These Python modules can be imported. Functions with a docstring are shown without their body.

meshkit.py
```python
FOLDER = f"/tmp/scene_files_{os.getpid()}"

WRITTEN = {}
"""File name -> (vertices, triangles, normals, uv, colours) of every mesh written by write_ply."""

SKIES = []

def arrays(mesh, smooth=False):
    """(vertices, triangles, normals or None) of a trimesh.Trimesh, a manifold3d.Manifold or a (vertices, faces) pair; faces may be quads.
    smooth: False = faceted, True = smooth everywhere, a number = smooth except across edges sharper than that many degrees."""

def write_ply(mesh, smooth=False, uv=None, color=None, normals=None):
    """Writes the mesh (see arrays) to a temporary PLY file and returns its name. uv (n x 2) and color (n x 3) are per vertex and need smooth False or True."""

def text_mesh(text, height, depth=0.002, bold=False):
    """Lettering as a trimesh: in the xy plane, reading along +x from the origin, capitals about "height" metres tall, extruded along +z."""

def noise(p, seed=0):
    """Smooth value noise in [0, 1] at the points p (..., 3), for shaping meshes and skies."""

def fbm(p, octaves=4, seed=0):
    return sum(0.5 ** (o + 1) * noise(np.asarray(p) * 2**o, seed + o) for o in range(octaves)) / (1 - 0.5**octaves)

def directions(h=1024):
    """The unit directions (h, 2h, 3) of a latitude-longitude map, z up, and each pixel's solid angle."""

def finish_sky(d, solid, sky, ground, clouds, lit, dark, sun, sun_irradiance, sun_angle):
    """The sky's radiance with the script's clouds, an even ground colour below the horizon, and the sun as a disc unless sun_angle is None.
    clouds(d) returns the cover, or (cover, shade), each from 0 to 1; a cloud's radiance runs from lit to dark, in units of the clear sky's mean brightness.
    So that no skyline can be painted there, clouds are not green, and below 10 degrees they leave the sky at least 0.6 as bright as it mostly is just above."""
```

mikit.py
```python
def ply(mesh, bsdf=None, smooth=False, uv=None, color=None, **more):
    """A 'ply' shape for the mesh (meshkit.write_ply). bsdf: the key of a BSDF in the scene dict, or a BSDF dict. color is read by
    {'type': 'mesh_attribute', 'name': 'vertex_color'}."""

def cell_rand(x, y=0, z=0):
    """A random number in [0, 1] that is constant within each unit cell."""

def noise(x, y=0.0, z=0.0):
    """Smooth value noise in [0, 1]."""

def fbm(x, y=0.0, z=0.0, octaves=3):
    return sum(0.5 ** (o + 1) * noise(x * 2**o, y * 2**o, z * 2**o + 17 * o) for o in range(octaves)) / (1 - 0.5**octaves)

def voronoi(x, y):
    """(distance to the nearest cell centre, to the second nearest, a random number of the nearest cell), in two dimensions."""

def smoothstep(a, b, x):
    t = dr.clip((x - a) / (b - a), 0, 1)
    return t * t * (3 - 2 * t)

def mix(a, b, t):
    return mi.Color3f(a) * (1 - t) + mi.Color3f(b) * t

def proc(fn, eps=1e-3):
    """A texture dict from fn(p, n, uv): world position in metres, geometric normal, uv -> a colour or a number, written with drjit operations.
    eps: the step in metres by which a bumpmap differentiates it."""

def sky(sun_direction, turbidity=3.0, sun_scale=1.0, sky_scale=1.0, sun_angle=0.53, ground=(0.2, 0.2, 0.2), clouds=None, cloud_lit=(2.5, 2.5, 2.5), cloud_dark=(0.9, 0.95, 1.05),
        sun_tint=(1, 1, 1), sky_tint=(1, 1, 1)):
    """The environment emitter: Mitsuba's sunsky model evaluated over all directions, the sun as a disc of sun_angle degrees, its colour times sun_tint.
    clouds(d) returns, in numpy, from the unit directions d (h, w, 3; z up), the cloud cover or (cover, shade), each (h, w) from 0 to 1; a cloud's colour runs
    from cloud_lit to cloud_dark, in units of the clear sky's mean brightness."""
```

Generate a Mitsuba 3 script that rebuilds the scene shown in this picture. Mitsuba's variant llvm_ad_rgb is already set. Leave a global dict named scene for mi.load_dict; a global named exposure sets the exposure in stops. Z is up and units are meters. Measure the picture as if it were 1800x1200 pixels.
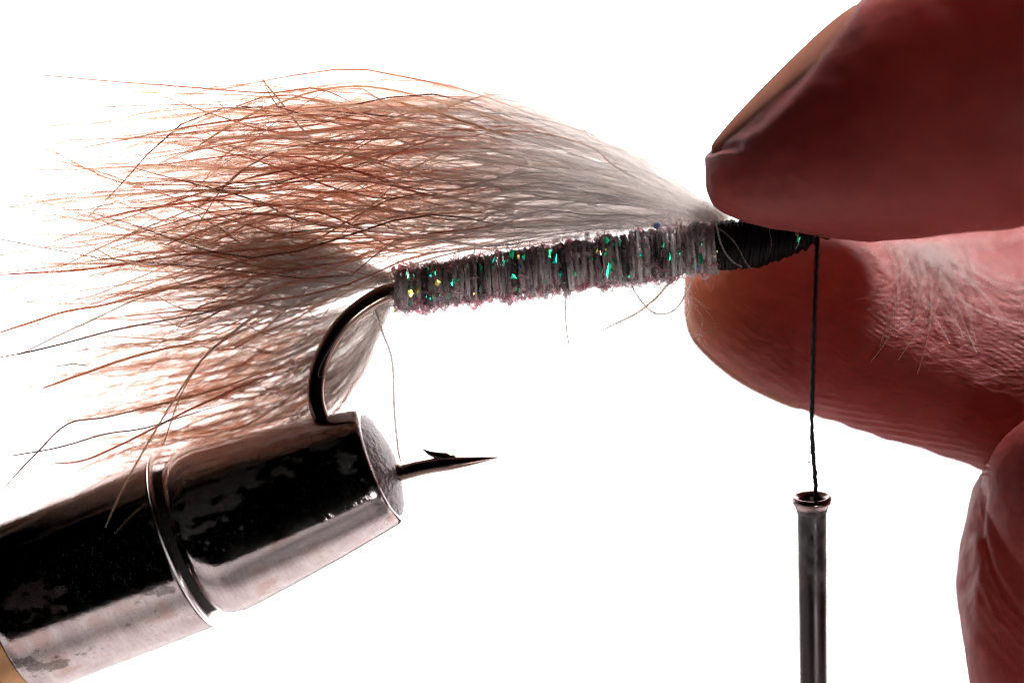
import math, random
import numpy as np, trimesh, mitsuba as mi, drjit as dr, mikit, meshkit
import manifold3d as m3
T = mi.ScalarTransform4f
rng = np.random.default_rng(7)
scene, labels = {}, {}

# ---------------------------------------------------------------- camera, light, exposure
L = 0.35                      # camera distance from the plane of the hook (m)
S = 0.08 / 1800               # metres per photo pixel in that plane
scene['camera'] = {'type': 'thinlens', 'fov': 2 * math.degrees(math.atan(0.04 / L)), 'fov_axis': 'x',
                   'aperture_radius': 0.0105, 'focus_distance': L - 0.0015, 'near_clip': 0.02, 'far_clip': 10.0,
                   'to_world': T().look_at(origin=[0, -L, 0], target=[0, 0, 0], up=[0, 0, 1])}
exposure = 0.4
# the bright softbox that makes the white background
PANEL_L, LAMP_L, FRONT_L = 1.9, 135.0, 10.8


def rect(x0, x1, z0, z1, y):
    return trimesh.Trimesh([[x0, y, z0], [x1, y, z0], [x1, y, z1], [x0, y, z1]], [[0, 1, 2], [0, 2, 3]], process=False)


def put(key, mesh, bsdf, label=None, cat=None, group=None, kind=None, smooth=35, **kw):
    k, n = key, 1
    while k in scene:
        k = f'{key}_{n:03d}'
        n += 1
    scene[k] = mikit.ply(mesh, bsdf, smooth=smooth, **kw)
    d = {a: b for a, b in dict(label=label, category=cat, group=group, kind=kind).items() if b}
    if d:
        labels[k] = d
    return k


def rgb(*c):
    return {'type': 'rgb', 'value': list(c)}


# ---------------------------------------------------------------- photo pixel -> point in space (depth d in metres behind the hook plane)
def W(px, py, d=0.0):
    px, py, d = np.broadcast_arrays(np.asarray(px, float), np.asarray(py, float), np.asarray(d, float))
    k = S * (L + d) / L
    return np.stack([(px - 900) * k, d, (600 - py) * k], -1)


def spline(ctrl, n):
    """Catmull-Rom through ctrl (..., C, D) resampled to n points."""
    c = np.asarray(ctrl, float)
    c = np.concatenate([2 * c[..., :1, :] - c[..., 1:2, :], c, 2 * c[..., -1:, :] - c[..., -2:-1, :]], -2)
    C = c.shape[-2] - 2
    t = np.linspace(0, C - 1, n)
    i = np.minimum(t.astype(int), C - 2)
    f = (t - i)[:, None]
    p0, p1, p2, p3 = (c[..., i + k, :] for k in range(4))
    return 0.5 * (2 * p1 + (p2 - p0) * f + (2 * p0 - 5 * p1 + 4 * p2 - p3) * f**2 + (3 * p1 - p0 - 3 * p2 + p3) * f**3)


def tubes(pts, rad, sides=3, flat=1.0, spin=None, caps=False):
    """One mesh of N tubes along pts (N, K, 3) with radii (N, K); flat squeezes one cross axis."""
    pts = np.asarray(pts, float)
    N, K, _ = pts.shape
    rad = np.broadcast_to(rad, (N, K))
    t = np.gradient(pts, axis=1)
    t /= np.linalg.norm(t, axis=2, keepdims=True) + 1e-12
    ref = np.where(np.abs(t[..., 1:2]) < 0.95, [0, 1.0, 0], [0, 0, 1.0])
    a = np.cross(t, ref)
    a /= np.linalg.norm(a, axis=2, keepdims=True) + 1e-12
    b = np.cross(t, a)
    if spin is not None:
        cs, sn = np.cos(spin)[..., None], np.sin(spin)[..., None]
        a, b = a * cs + b * sn, b * cs - a * sn
    if sides == 1:                                             # a flattened fibre: one strip, turned at random about its length
        v = pts[:, :, None] + rad[..., None, None] * np.array([-1., 1.])[:, None] * a[:, :, None]
        idx = np.arange(N * K * 2).reshape(N, K, 2)
        q = np.stack([idx[:, :-1, 0], idx[:, :-1, 1], idx[:, 1:, 1], idx[:, 1:, 0]], -1).reshape(-1, 4)
        return v.reshape(-1, 3), np.vstack([q[:, [0, 1, 2]], q[:, [0, 2, 3]]])
    ang = np.arange(sides) * 2 * np.pi / sides
    v = pts[:, :, None] + rad[..., None, None] * (np.cos(ang)[:, None] * a[:, :, None] + flat * np.sin(ang)[:, None] * b[:, :, None])
    idx = np.arange(N * K * sides).reshape(N, K, sides)
    q = np.stack([idx[:, :-1], np.roll(idx[:, :-1], -1, 2), np.roll(idx[:, 1:], -1, 2), idx[:, 1:]], -1).reshape(-1, 4)
    f = np.vstack([q[:, [0, 1, 2]], q[:, [0, 2, 3]]])
    if caps:
        ex = []
        for k in range(1, sides - 1):
            ex.append(np.stack([idx[:, 0, 0], idx[:, 0, k + 1], idx[:, 0, k]], -1))
            ex.append(np.stack([idx[:, -1, 0], idx[:, -1, k], idx[:, -1, k + 1]], -1))
        f = np.vstack([f] + ex)
    return v.reshape(-1, 3), f


def vcol(c, sides):
    """Colours (N, K, 3) per ring -> per vertex."""
    return np.clip(np.repeat(np.asarray(c, float)[:, :, None], max(sides, 2), 2).reshape(-1, 3), 0, 1)


def lin(h):
    c = np.array([int(h[i:i + 2], 16) for i in (0, 2, 4)]) / 255
    return np.where(c < .04045, c / 12.92, ((c + .055) / 1.055) ** 2.4)


# ---------------------------------------------------------------- materials
VC = {'type': 'mesh_attribute', 'name': 'vertex_color'}
scene['hair_material'] = {'type': 'principledthin', 'base_color': VC, 'roughness': 0.35, 'diff_trans': 1.3, 'spec_trans': 0.6, 'eta': 1.4}
scene['tinsel_material'] = {'type': 'principledthin', 'base_color': VC, 'roughness': 0.25, 'diff_trans': 0.8, 'spec_trans': 0.22, 'eta': 1.5}
scene['loop_material'] = {'type': 'principledthin', 'base_color': VC, 'roughness': 0.25, 'diff_trans': 1.3, 'spec_trans': 0.55, 'eta': 1.5}
scene['fleck_material'] = {'type': 'twosided', 'bsdf': {'type': 'principled', 'base_color': VC, 'metallic': 0.9, 'roughness': 0.22}}
scene['black_thread_material'] = {'type': 'principled', 'base_color': rgb(.004, .0035, .004), 'roughness': 0.55, 'specular': 0.15}


def chrome_rough(p, n, uv):
    return 0.04 + 0.09 * mikit.fbm(p.x * 700, p.y * 700, p.z * 700, 3)


# axis frame of the vise, needed by its dirt
E0 = W(674, 816, 0.0)
ev, tv = math.radians(21.3), math.radians(9.8)
AX = np.array([math.cos(tv) * math.cos(ev), -math.sin(tv), math.cos(tv) * math.sin(ev)])
UP = np.array([-math.sin(ev), 0, math.cos(ev)])
FW = np.cross(AX, UP)
if FW[1] > 0:
    FW = -FW


def vise_tf(p):
    """(distance back along the axis, angle round it: 0 up, + towards the camera, radius) of world points, in drjit."""
    q = [p.x - float(E0[0]), p.y - float(E0[1]), p.z - float(E0[2])]
    dot = lambda a: q[0] * float(a[0]) + q[1] * float(a[1]) + q[2] * float(a[2])
    a, u, w = -dot(AX), dot(UP), dot(FW)
    return a / S, dr.atan2(w, u), dr.sqrt(u * u + w * w) / S


SPOTS_J = [(300, 70, 95, 20), (215, 58, 70, 17), (150, 62, 40, 12), (60, 48, 42, 15), (35, 75, 20, 12), (255, 73, 40, 14), (12, 118, 14, 20)]
SPOTS_S = [(690, 132, 40, 7), (650, 138, 55, 5.5), (720, 126, 60, 6), (420, 112, 35, 8), (770, 128, 50, 9), (640, 88, 70, 13), (505, 128, 10, 3)]


def dirt(p, n, uv):
    a, phi, r = vise_tf(p)
    deg = phi * (180 / math.pi)
    m = mi.Float(0)
    for (ca, cp, sa, sp) in SPOTS_J + SPOTS_S:
        m = dr.maximum(m, dr.exp(-dr.square((a - ca) / sa) - dr.square((deg - cp) / sp)))
    nz = mikit.fbm(a * 0.045, deg * 0.2, 3.0, 5)
    fine = mikit.fbm(a * 0.35, deg * 0.9, 9.0, 3)
    blot = mikit.smoothstep(0.53, 0.66, nz * 0.62 + m * 0.34 + fine * 0.10)
    speck = mikit.smoothstep(0.70, 0.78, fine) * 0.35
    return dr.minimum(dr.maximum(blot * (0.45 + 0.4 * fine), speck), 0.85)


def brushed(p, n, uv):
    a, phi, r = vise_tf(p)
    return mikit.fbm(a * 0.9, phi * 10, 1.0, 3) * 0.6 + 0.4 * mikit.fbm(a * 0.2, phi * 30, 5.0, 3)


def dirt_color(p):
    a, phi, r = vise_tf(p)
    f = mikit.fbm(p.x * 2500, p.y * 2500, p.z * 2500, 3)
    return mikit.mix(mikit.mix([.05, .045, .045], [.19, .185, .18], f), mikit.mix([.03, .017, .016], [.07, .045, .042], f), mikit.smoothstep(560, 600, a))


def chrome_color(p, n, uv):
    a, phi, r = vise_tf(p)
    lines = mikit.fbm(a * 0.55, phi * 7, 2.0, 4)                      # fine machining marks round the barrel
    stain = mikit.fbm(a * 0.02, phi * 3.5, 6.0, 4)
    c = mikit.mix([.36, .30, .30], [.50, .47, .47], mikit.smoothstep(.2, .75, lines * .35 + stain * .65))
    return mikit.mix(c, [.34, .20, .165], mikit.smoothstep(.52, .75, stain) * .6)


scene['dirt_material'] = {'type': 'principled', 'specular': 0.3, 'base_color': {**mikit.proc(lambda p, n, uv: dirt_color(p))}, 'roughness': 0.6}
scene['chrome_material'] = {'type': 'blendbsdf', 'weight': mikit.proc(dirt),
                            'a': {'type': 'bumpmap', 'arbitrary': mikit.proc(brushed, eps=3e-5), 'scale': 1.1e-5,
                                  'bsdf': {'type': 'principled', 'base_color': mikit.proc(chrome_color), 'metallic': 1.0, 'roughness': mikit.proc(chrome_rough)}},
                            'b': {'type': 'ref', 'id': 'dirt_material'}}
scene['face_material'] = {'type': 'bumpmap', 'arbitrary': mikit.proc(lambda p, n, uv: mikit.fbm(p.x * 2600, p.y * 2600, p.z * 2600, 4), eps=4e-5), 'scale': 1.2e-4,
                          'bsdf': {'type': 'principled', 'base_color': mikit.proc(lambda p, n, uv: mikit.mix([.05, .022, .028], [.17, .105, .115], mikit.fbm(p.x * 900, p.y * 900, p.z * 900, 3))), 'metallic': 0.3, 'roughness': 0.4}}
scene['bright_metal'] = {'type': 'principled', 'base_color': rgb(.78, .74, .73), 'metallic': 1.0, 'roughness': 0.16}
scene['brass_metal'] = {'type': 'principled', 'base_color': rgb(.36, .20, .10), 'metallic': 1.0, 'roughness': 0.3}
scene['dark_gap'] = {'type': 'principled', 'base_color': rgb(.02, .017, .017), 'roughness': 0.7}
scene['bronze_wire'] = {'type': 'principled', 'base_color': rgb(.24, .16, .13), 'metallic': 1.0, 'roughness': 0.13, 'clearcoat': 0.6, 'clearcoat_gloss': 0.95}


def tube_dirt(p, n, uv):
    z = (p.z / S * -1 + 600)
    nz = mikit.fbm(p.x * 2600, p.y * 2600, p.z * 1300, 4)
    low = mikit.smoothstep(1100, 1040, z + 40 * mikit.noise(p.x * 3000, p.y * 3000, 2.0))
    return mikit.smoothstep(0.22, 0.48, nz) * low * 0.9


scene['bobbin_steel'] = {'type': 'blendbsdf', 'weight': mikit.proc(tube_dirt),
                         'a': {'type': 'principled', 'base_color': rgb(.05, .043, .042), 'metallic': 1.0, 'roughness': 0.25},
                         'b': {'type': 'principled', 'base_color': mikit.proc(lambda p, n, uv: mikit.mix(mikit.mix([.008, .005, .005], [.11, .105, .10], mikit.smoothstep(.3, .7, mikit.fbm(p.x * 1500, p.y * 1500, p.z * 700, 4))), [.10, .045, .02], mikit.smoothstep(.62, .75, mikit.fbm(p.x * 700, p.y * 700, p.z * 500 + 5, 3)))), 'roughness': 0.5}}


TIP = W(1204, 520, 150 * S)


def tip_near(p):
    # forefinger tip: paler pressed flesh, plus a painted orange glow of light shining through
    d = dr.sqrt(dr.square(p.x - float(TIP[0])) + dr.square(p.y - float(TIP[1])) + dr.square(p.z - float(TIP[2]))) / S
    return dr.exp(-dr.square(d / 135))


def skin_color(p, n, uv):
    b = mikit.fbm(p.x * 260, p.y * 260, p.z * 260, 3)
    f = mikit.fbm(p.x * 2200, p.y * 2200, p.z * 2200, 2)
    m = mikit.fbm(p.x * 90, p.y * 90, p.z * 90, 2)
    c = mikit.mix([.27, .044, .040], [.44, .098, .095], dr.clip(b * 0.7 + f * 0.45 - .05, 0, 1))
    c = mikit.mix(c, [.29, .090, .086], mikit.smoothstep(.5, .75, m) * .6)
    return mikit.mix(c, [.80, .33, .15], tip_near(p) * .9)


def skin_bump(p, n, uv):
    # papillary ridges running diagonally, broken into dashes, over fine wrinkles
    x, z = p.x / S, -p.z / S
    w = 55 * mikit.fbm(p.x * 120, p.y * 120, p.z * 120, 3)
    u = x * 0.62 - z * 0.78 + p.y / S * 0.5
    v = x * 0.78 + z * 0.62
    ridge = 0.5 + 0.5 * dr.sin((u + w) * (2 * math.pi / 11.5))
    dash = mikit.smoothstep(.25, .75, mikit.noise(v * 0.085, (u + w) * 0.087, 4.0))
    patch = mikit.smoothstep(.3, .7, mikit.fbm(p.x * 150, p.y * 150, p.z * 150, 2))
    fine = mikit.fbm(x * 0.07, z * 0.20, p.y / S * 0.1, 4)
    cross = 1 - dr.abs(2 * mikit.fbm(v * 0.035, u * 0.012, 7.0, 3) - 1)
    grain = mikit.fbm(p.x * 6500, p.y * 6500, p.z * 6500, 2)
    return ridge * (.2 + .8 * dash) * 0.42 * (.35 + .65 * patch) + fine * 1.1 + .22 * grain + .5 * cross * cross


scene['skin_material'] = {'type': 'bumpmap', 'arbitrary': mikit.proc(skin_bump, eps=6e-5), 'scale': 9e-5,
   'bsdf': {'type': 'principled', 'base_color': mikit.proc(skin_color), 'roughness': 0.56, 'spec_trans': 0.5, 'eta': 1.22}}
scene['flesh'] = {'type': 'homogeneous', 'albedo': rgb(.993, .74, .64), 'sigma_t': 380.0, 'phase': {'type': 'hg', 'g': .7}}
scene['nail_material'] = {'type': 'principledthin', 'base_color': mikit.proc(lambda p, n, uv: mikit.mix([.42, .17, .12], [.52, .24, .17], mikit.fbm(p.x * 900, p.y * 900, p.z * 300, 3))), 'roughness': 0.3, 'diff_trans': 0.7, 'eta': 1.5}

# ---------------------------------------------------------------- the setting: glowing softbox behind, white sheet on the bench below
scene['backdrop'] = mikit.ply(rect(-.34, .34, -.052, .15, 0.17), {'type': 'diffuse', 'reflectance': rgb(.8, .8, .8)}, smooth=False)
scene['backdrop']['emitter'] = {'type': 'area', 'radiance': rgb(PANEL_L, PANEL_L * .985, PANEL_L * .985)}
labels['backdrop'] = {'kind': 'structure'}
def lamp(key, pos, aim, radius, radiance, label):
    pos, aim = np.array(pos, float), np.array(aim, float)
    scene[key + '__diffuser'] = {'type': 'disk', 'to_world': T().look_at(origin=pos.tolist(), target=aim.tolist(), up=[0, 0, 1]) @ T().scale([radius, radius, 1]),
                                 'bsdf': {'type': 'diffuse', 'reflectance': rgb(.6, .6, .6)}, 'emitter': {'type': 'area', 'radiance': rgb(*radiance)}}
    d = (aim - pos) / np.linalg.norm(aim - pos)
    M = trimesh.geometry.align_vectors([0, 0, 1], d)
    M[:3, 3] = pos
    shade = trimesh.creation.revolve([[.015, -.07], [.03, -.07], [radius * 1.08, -.004], [radius * 1.08, .012], [radius * 1.04, .012], [radius * 1.04, -.003], [.015, -.06]], sections=48)
    shade.apply_transform(M)
    put(key + '__shade', shade, 'dark_gap', smooth=40)
    labels[key] = {'label': label, 'category': 'lamp'}


lamp('desk_lamp', (.125, .07, .28), (.037, .004, .004), .04, (LAMP_L, LAMP_L * .95, LAMP_L * .93), 'bright round lamp above and behind the hand')
lamp('added_fill_lamp', (.22, -.40, -.36), (.01, 0, 0), .06, (FRONT_L, FRONT_L * .96, FRONT_L * .92), 'unseen fill lamp added low beside the camera')  # unseen lamp, added to brighten the fly body and the undersides of the fingers
scene['sheet_material'] = {'type': 'twosided', 'bsdf': {'type': 'diffuse', 'reflectance': rgb(.60, .56, .56)}}
tab = trimesh.creation.box(extents=[.8, .191, .004])
tab.apply_translation([0, .135 - .0955, -.0785])
put('bench', tab, 'sheet_material', kind='structure', smooth=False)


# ---------------------------------------------------------------- vise
def revolve(profile, n=160, close=False):
    """Profile [(distance back in px, radius in px)] turned about the vise axis."""
    pr = np.array(profile, float)
    ang = np.linspace(0, 2 * np.pi, n, endpoint=False)
    ring = np.cos(ang)[:, None] * UP + np.sin(ang)[:, None] * FW
    v = E0 - AX * (pr[:, 0, None, None] * S) + ring[None] * (pr[:, 1, None, None] * S)
    idx = np.arange(len(pr) * n).reshape(len(pr), n)
    q = np.stack([idx[:-1], idx[1:], np.roll(idx[1:], -1, 1), np.roll(idx[:-1], -1, 1)], -1).reshape(-1, 4)
    m = trimesh.Trimesh(v.reshape(-1, 3), np.vstack([q[:, [0, 1, 2]], q[:, [0, 2, 3]]]), process=False)
    m.merge_vertices()
    m.update_faces(m.nondegenerate_faces())
    if m.is_watertight:
        m.fix_normals()
    else:
        # outward = away from the axis on average
        c = m.triangles_center - E0
        rad = c - np.outer(c @ AX, AX)
        if (np.einsum('ij,ij->i', m.face_normals, rad) * m.area_faces).sum() < 0:
            m.invert()
    return m


def dense(points, step=12):
    out = []
    for (a, b) in zip(points[:-1], points[1:]):
        k = max(1, int(math.hypot(b[0] - a[0], b[1] - a[1]) / step))
        out += [(a[0] + (b[0] - a[0]) * i / k, a[1] + (b[1] - a[1]) * i / k) for i in range(k)]
    return out + [points[-1]]


labels['fly_tying_vise'] = {'label': 'worn chrome fly tying vise reaching in from the lower left and clamping the hook', 'category': 'vise'}
put('fly_tying_vise__jaw', revolve(dense([(3, 94), (1, 97), (2, 101), (5, 104), (10, 107.5), (40, 113), (120, 126), (220, 140), (300, 150), (326, 152), (345, 149), (358, 145), (366, 136), (368, 100), (368, 0.01)])), 'chrome_material',
    label='tapered chrome jaw with smeared glue')
put('fly_tying_vise__jaw__jaw_face', revolve([(-21 + 24 * (r / 95) ** 2, max(r, .01)) for r in range(0, 96, 5)]), 'face_material', label='stained purplish end face of the jaw')
put('fly_tying_vise__jaw__groove', revolve([(362, 134), (382, 134)]), 'dark_gap')
put('fly_tying_vise__sleeve', revolve(dense([(380, 100), (379, 150), (384, 156), (388, 160), (470, 161), (600, 161.5), (716, 162), (722, 158), (723, 140)])), 'chrome_material', label='thick chrome sleeve with dark flaked patches')
put('fly_tying_vise__sleeve__rim', revolve([(375.5, 150), (374, 158), (374, 163), (375.5, 166), (378, 167), (381, 166), (383, 163.5), (384, 160.5)]), 'bright_metal')
put('fly_tying_vise__collar', revolve([(720, 150), (724, 157), (762, 158), (764, 150)]), 'brass_metal', label='brass coloured collar at the back of the sleeve')
put('fly_tying_vise__stem', revolve(dense([(763, 140), (764, 168), (769, 172), (1200, 173), (1204, 160), (1204, .01)])), 'chrome_material')
# scratch: a slot cut low on the jaw
slot = W(np.array([402, 428, 460, 478]), np.array([1056, 1048, 1034, 1026]), 0)
# ---------------------------------------------------------------- the fly
labels['fishing_fly'] = {'label': 'half tied streamer fly with sparkling grey body, white and brown hair and bent hook', 'category': 'fishing fly'}


def hook_path():
    c = [(1425, 414), (1300, 428), (1100, 455), (900, 482), (760, 500), (690, 512), (650, 530), (612, 560), (583, 597), (563, 640), (555, 685), (562, 728), (590, 775), (640, 812), (704, 831)]
    p = spline(np.array([c], float), 150)[0]
    tip = spline(np.array([[(704, 831), (740, 822), (775, 816), (820, 811), (850, 807), (880, 803)]], float), 40)[0]
    return np.vstack([p, tip[1:]])


hp = hook_path()
hr = np.full(len(hp), 15.0)
x = hp[150:, 0]
hr[150:] = np.interp(x, [704, 760, 790, 820, 850, 880], [14, 13, 12.5, 9, 5, .5])
hr[:150] = np.interp(np.arange(150), [0, 60, 149], [11, 15.5, 14.5])
v, f = tubes(W(hp[:, 0], hp[:, 1], 0)[None], (hr * S)[None], 20, caps=True)
put('fishing_fly__hook', (v, f), 'bronze_wire', smooth=True, label='dark bronze hook with curved bend and barbed point')
b = np.array([(800, 806), (782, 803), (768, 800), (755, 796), (741, 788)], float)
v, f = tubes(W(b[:, 0], b[:, 1], 0)[None], np.array([[7, 8.5, 6.5, 4, .5]]) * S, 10, caps=True)
put('fishing_fly__hook__barb', (v, f), 'bronze_wire', smooth=True)
ang = np.linspace(0, 2 * np.pi, 28)
ey = W(1438 + 17 * np.cos(ang), 411 + 5 * np.cos(ang), 17 * np.sin(ang) * S)
v, f = tubes(ey[None], np.full((1, 28), 6 * S), 10)
put('fishing_fly__hook__eye', (v, f), 'bronze_wire', smooth=True)

# body: a black core under some sixty turns of frayed pearl chenille
BA, BB = np.array([694., 509.]), np.array([1262., 432.])
bdir = (BB - BA) / np.linalg.norm(BB - BA)
blen = np.linalg.norm(BB - BA)
bnor = np.array([bdir[1], -bdir[0]])            # towards the top of the picture


def body_r(s):
    return np.interp(s, [0, .1, .4, .75, 1], [28, 32, 36, 39, 38]) * (1 + 0.05 * np.sin(s * 61))


def body_pt(s, phi, r):
    """s along the body, phi round it (0 top, pi/2 towards the camera), r in px."""
    s, phi, r = np.broadcast_arrays(s, phi, r)
    c = BA + (s * blen)[..., None] * bdir + (r * np.cos(phi))[..., None] * bnor
    return W(c[..., 0], c[..., 1], -r * np.sin(phi) * S)


ss = np.linspace(-.02, 1.02, 60)
core = np.array([BA + bdir * blen * s for s in ss])
v, f = tubes(W(core[:, 0], core[:, 1], 0)[None], (0.3 * body_r(ss) * S)[None], 24, caps=True)
labels['fishing_fly__body'] = {'label': 'body wound from frayed pearl chenille with iridescent flecks'}
put('fishing_fly__body__core', (v, f), 'black_thread_material', smooth=True)
PAL = [lin('d6cccb'), lin('c6bcbc'), lin('dfd0d0'), lin('ecdedd'), lin('b4aaaa'), lin('e2d5d4'), lin('aca2a3'), lin('e0bfc4'), lin('beb3ba'), lin('ccb6bd')]
NW = 47
for i in range(NW):
    s0 = (i + .5) / NW
    n = int(rng.integers(17, 28))
    K = 22
    dark = rng.random() < .15
    ph0 = rng.uniform(0, 2 * np.pi, n)
    span = rng.uniform(1.6, 4.6, n)
    t = np.linspace(0, 1, K)
    phi = ph0[:, None] + span[:, None] * t
    ro = body_r(s0) * rng.uniform(.80, 1.06, n)[:, None] * (1 + .05 * np.sin(phi * 2.3 + rng.uniform(0, 6, n)[:, None]))
    off = np.clip(rng.normal(0, .36, n), -1, 1)
    ro = ro * (1.06 - .42 * off[:, None]**2)
    ends = np.minimum(1, np.minimum(t, 1 - t) * 7)[None]
    ro = ro * (0.72 + 0.28 * ends)
    s = s0 + (off[:, None] * .0115 + .006 * np.sin(phi * 1.4 + rng.uniform(0, 6, n)[:, None]) * rng.uniform(.2, 1, n)[:, None] + .004 * np.cos(phi))
    base = np.array([PAL[k] for k in rng.integers(0, len(PAL), n)]) * (0.3 if dark else 1.25) * rng.uniform(.95, 1.45, (n, 1))
    v, f = tubes(body_pt(s, phi, ro), rng.uniform(2.0, 5.6, n)[:, None] * S * (0.35 + .65 * ends), 4, flat=.45, spin=rng.uniform(0, 3, n)[:, None] + np.zeros(K))
    put('fishing_fly__body__wrap', (v, f), 'tinsel_material', smooth=True, color=vcol(np.repeat(base[:, None], K, 1), 4))
# loops of tinsel standing out along the underside and top
n, K = 620, 14
s0 = rng.uniform(0, 1, n)
low = rng.random(n) < .72
ph = np.where(low, np.pi + rng.normal(0, .55, n), rng.normal(0, .55, n))
out = np.minimum(np.where(low, rng.gamma(2.0, 4.6, n), rng.gamma(2.0, 2.6, n)), 23)
wid = rng.gamma(3, 2.2, n)
t = np.linspace(0, np.pi, K)
r = body_r(s0)[:, None] * .9 + (out[:, None] + 4) * np.sin(t)
s = s0[:, None] + (wid[:, None] * np.cos(t) + rng.normal(0, 3, n)[:, None] * np.sin(t)) / blen
pink = np.array([lin('e3bfc6'), lin('dccfd2'), lin('cfc6cc'), lin('e0a8b4'), lin('d6e4dc'), lin('c9bcd8')])[rng.choice(6, n, p=[.3, .25, .22, .1, .06, .07])]
v, f = tubes(body_pt(s, ph[:, None] + rng.normal(0, .1, n)[:, None] * np.cos(t), r), rng.uniform(.9, 3.2, n)[:, None] * S + np.zeros(K) * S, 4, flat=.3)
put('fishing_fly__body__tinsel_loop', (v, f), 'loop_material', smooth=True, kind='stuff', color=vcol(np.repeat(pink[:, None], K, 1), 4))
# fine fuzz
n, K = 2600, 7
s0 = rng.uniform(-.01, 1.01, n)
ph = rng.uniform(0, 2 * np.pi, n)
ln = rng.gamma(2, 8, n)
t = np.linspace(0, 1, K)
r = body_r(s0)[:, None] * .85 + ln[:, None] * t + 4
s = s0[:, None] + (rng.normal(0, 9, n)[:, None] * t + rng.normal(0, 6, n)[:, None] * t**2) / blen
v, f = tubes(body_pt(s, ph[:, None] + rng.normal(0, .25, n)[:, None] * t, r), (.7 * (1 - .7 * t) * S)[None], 3)
put('fishing_fly__body__fuzz', (v, f), 'hair_material', smooth=True, kind='stuff', color=vcol(np.tile(lin('b5a4a4'), (n, K, 1)), 3))

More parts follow.
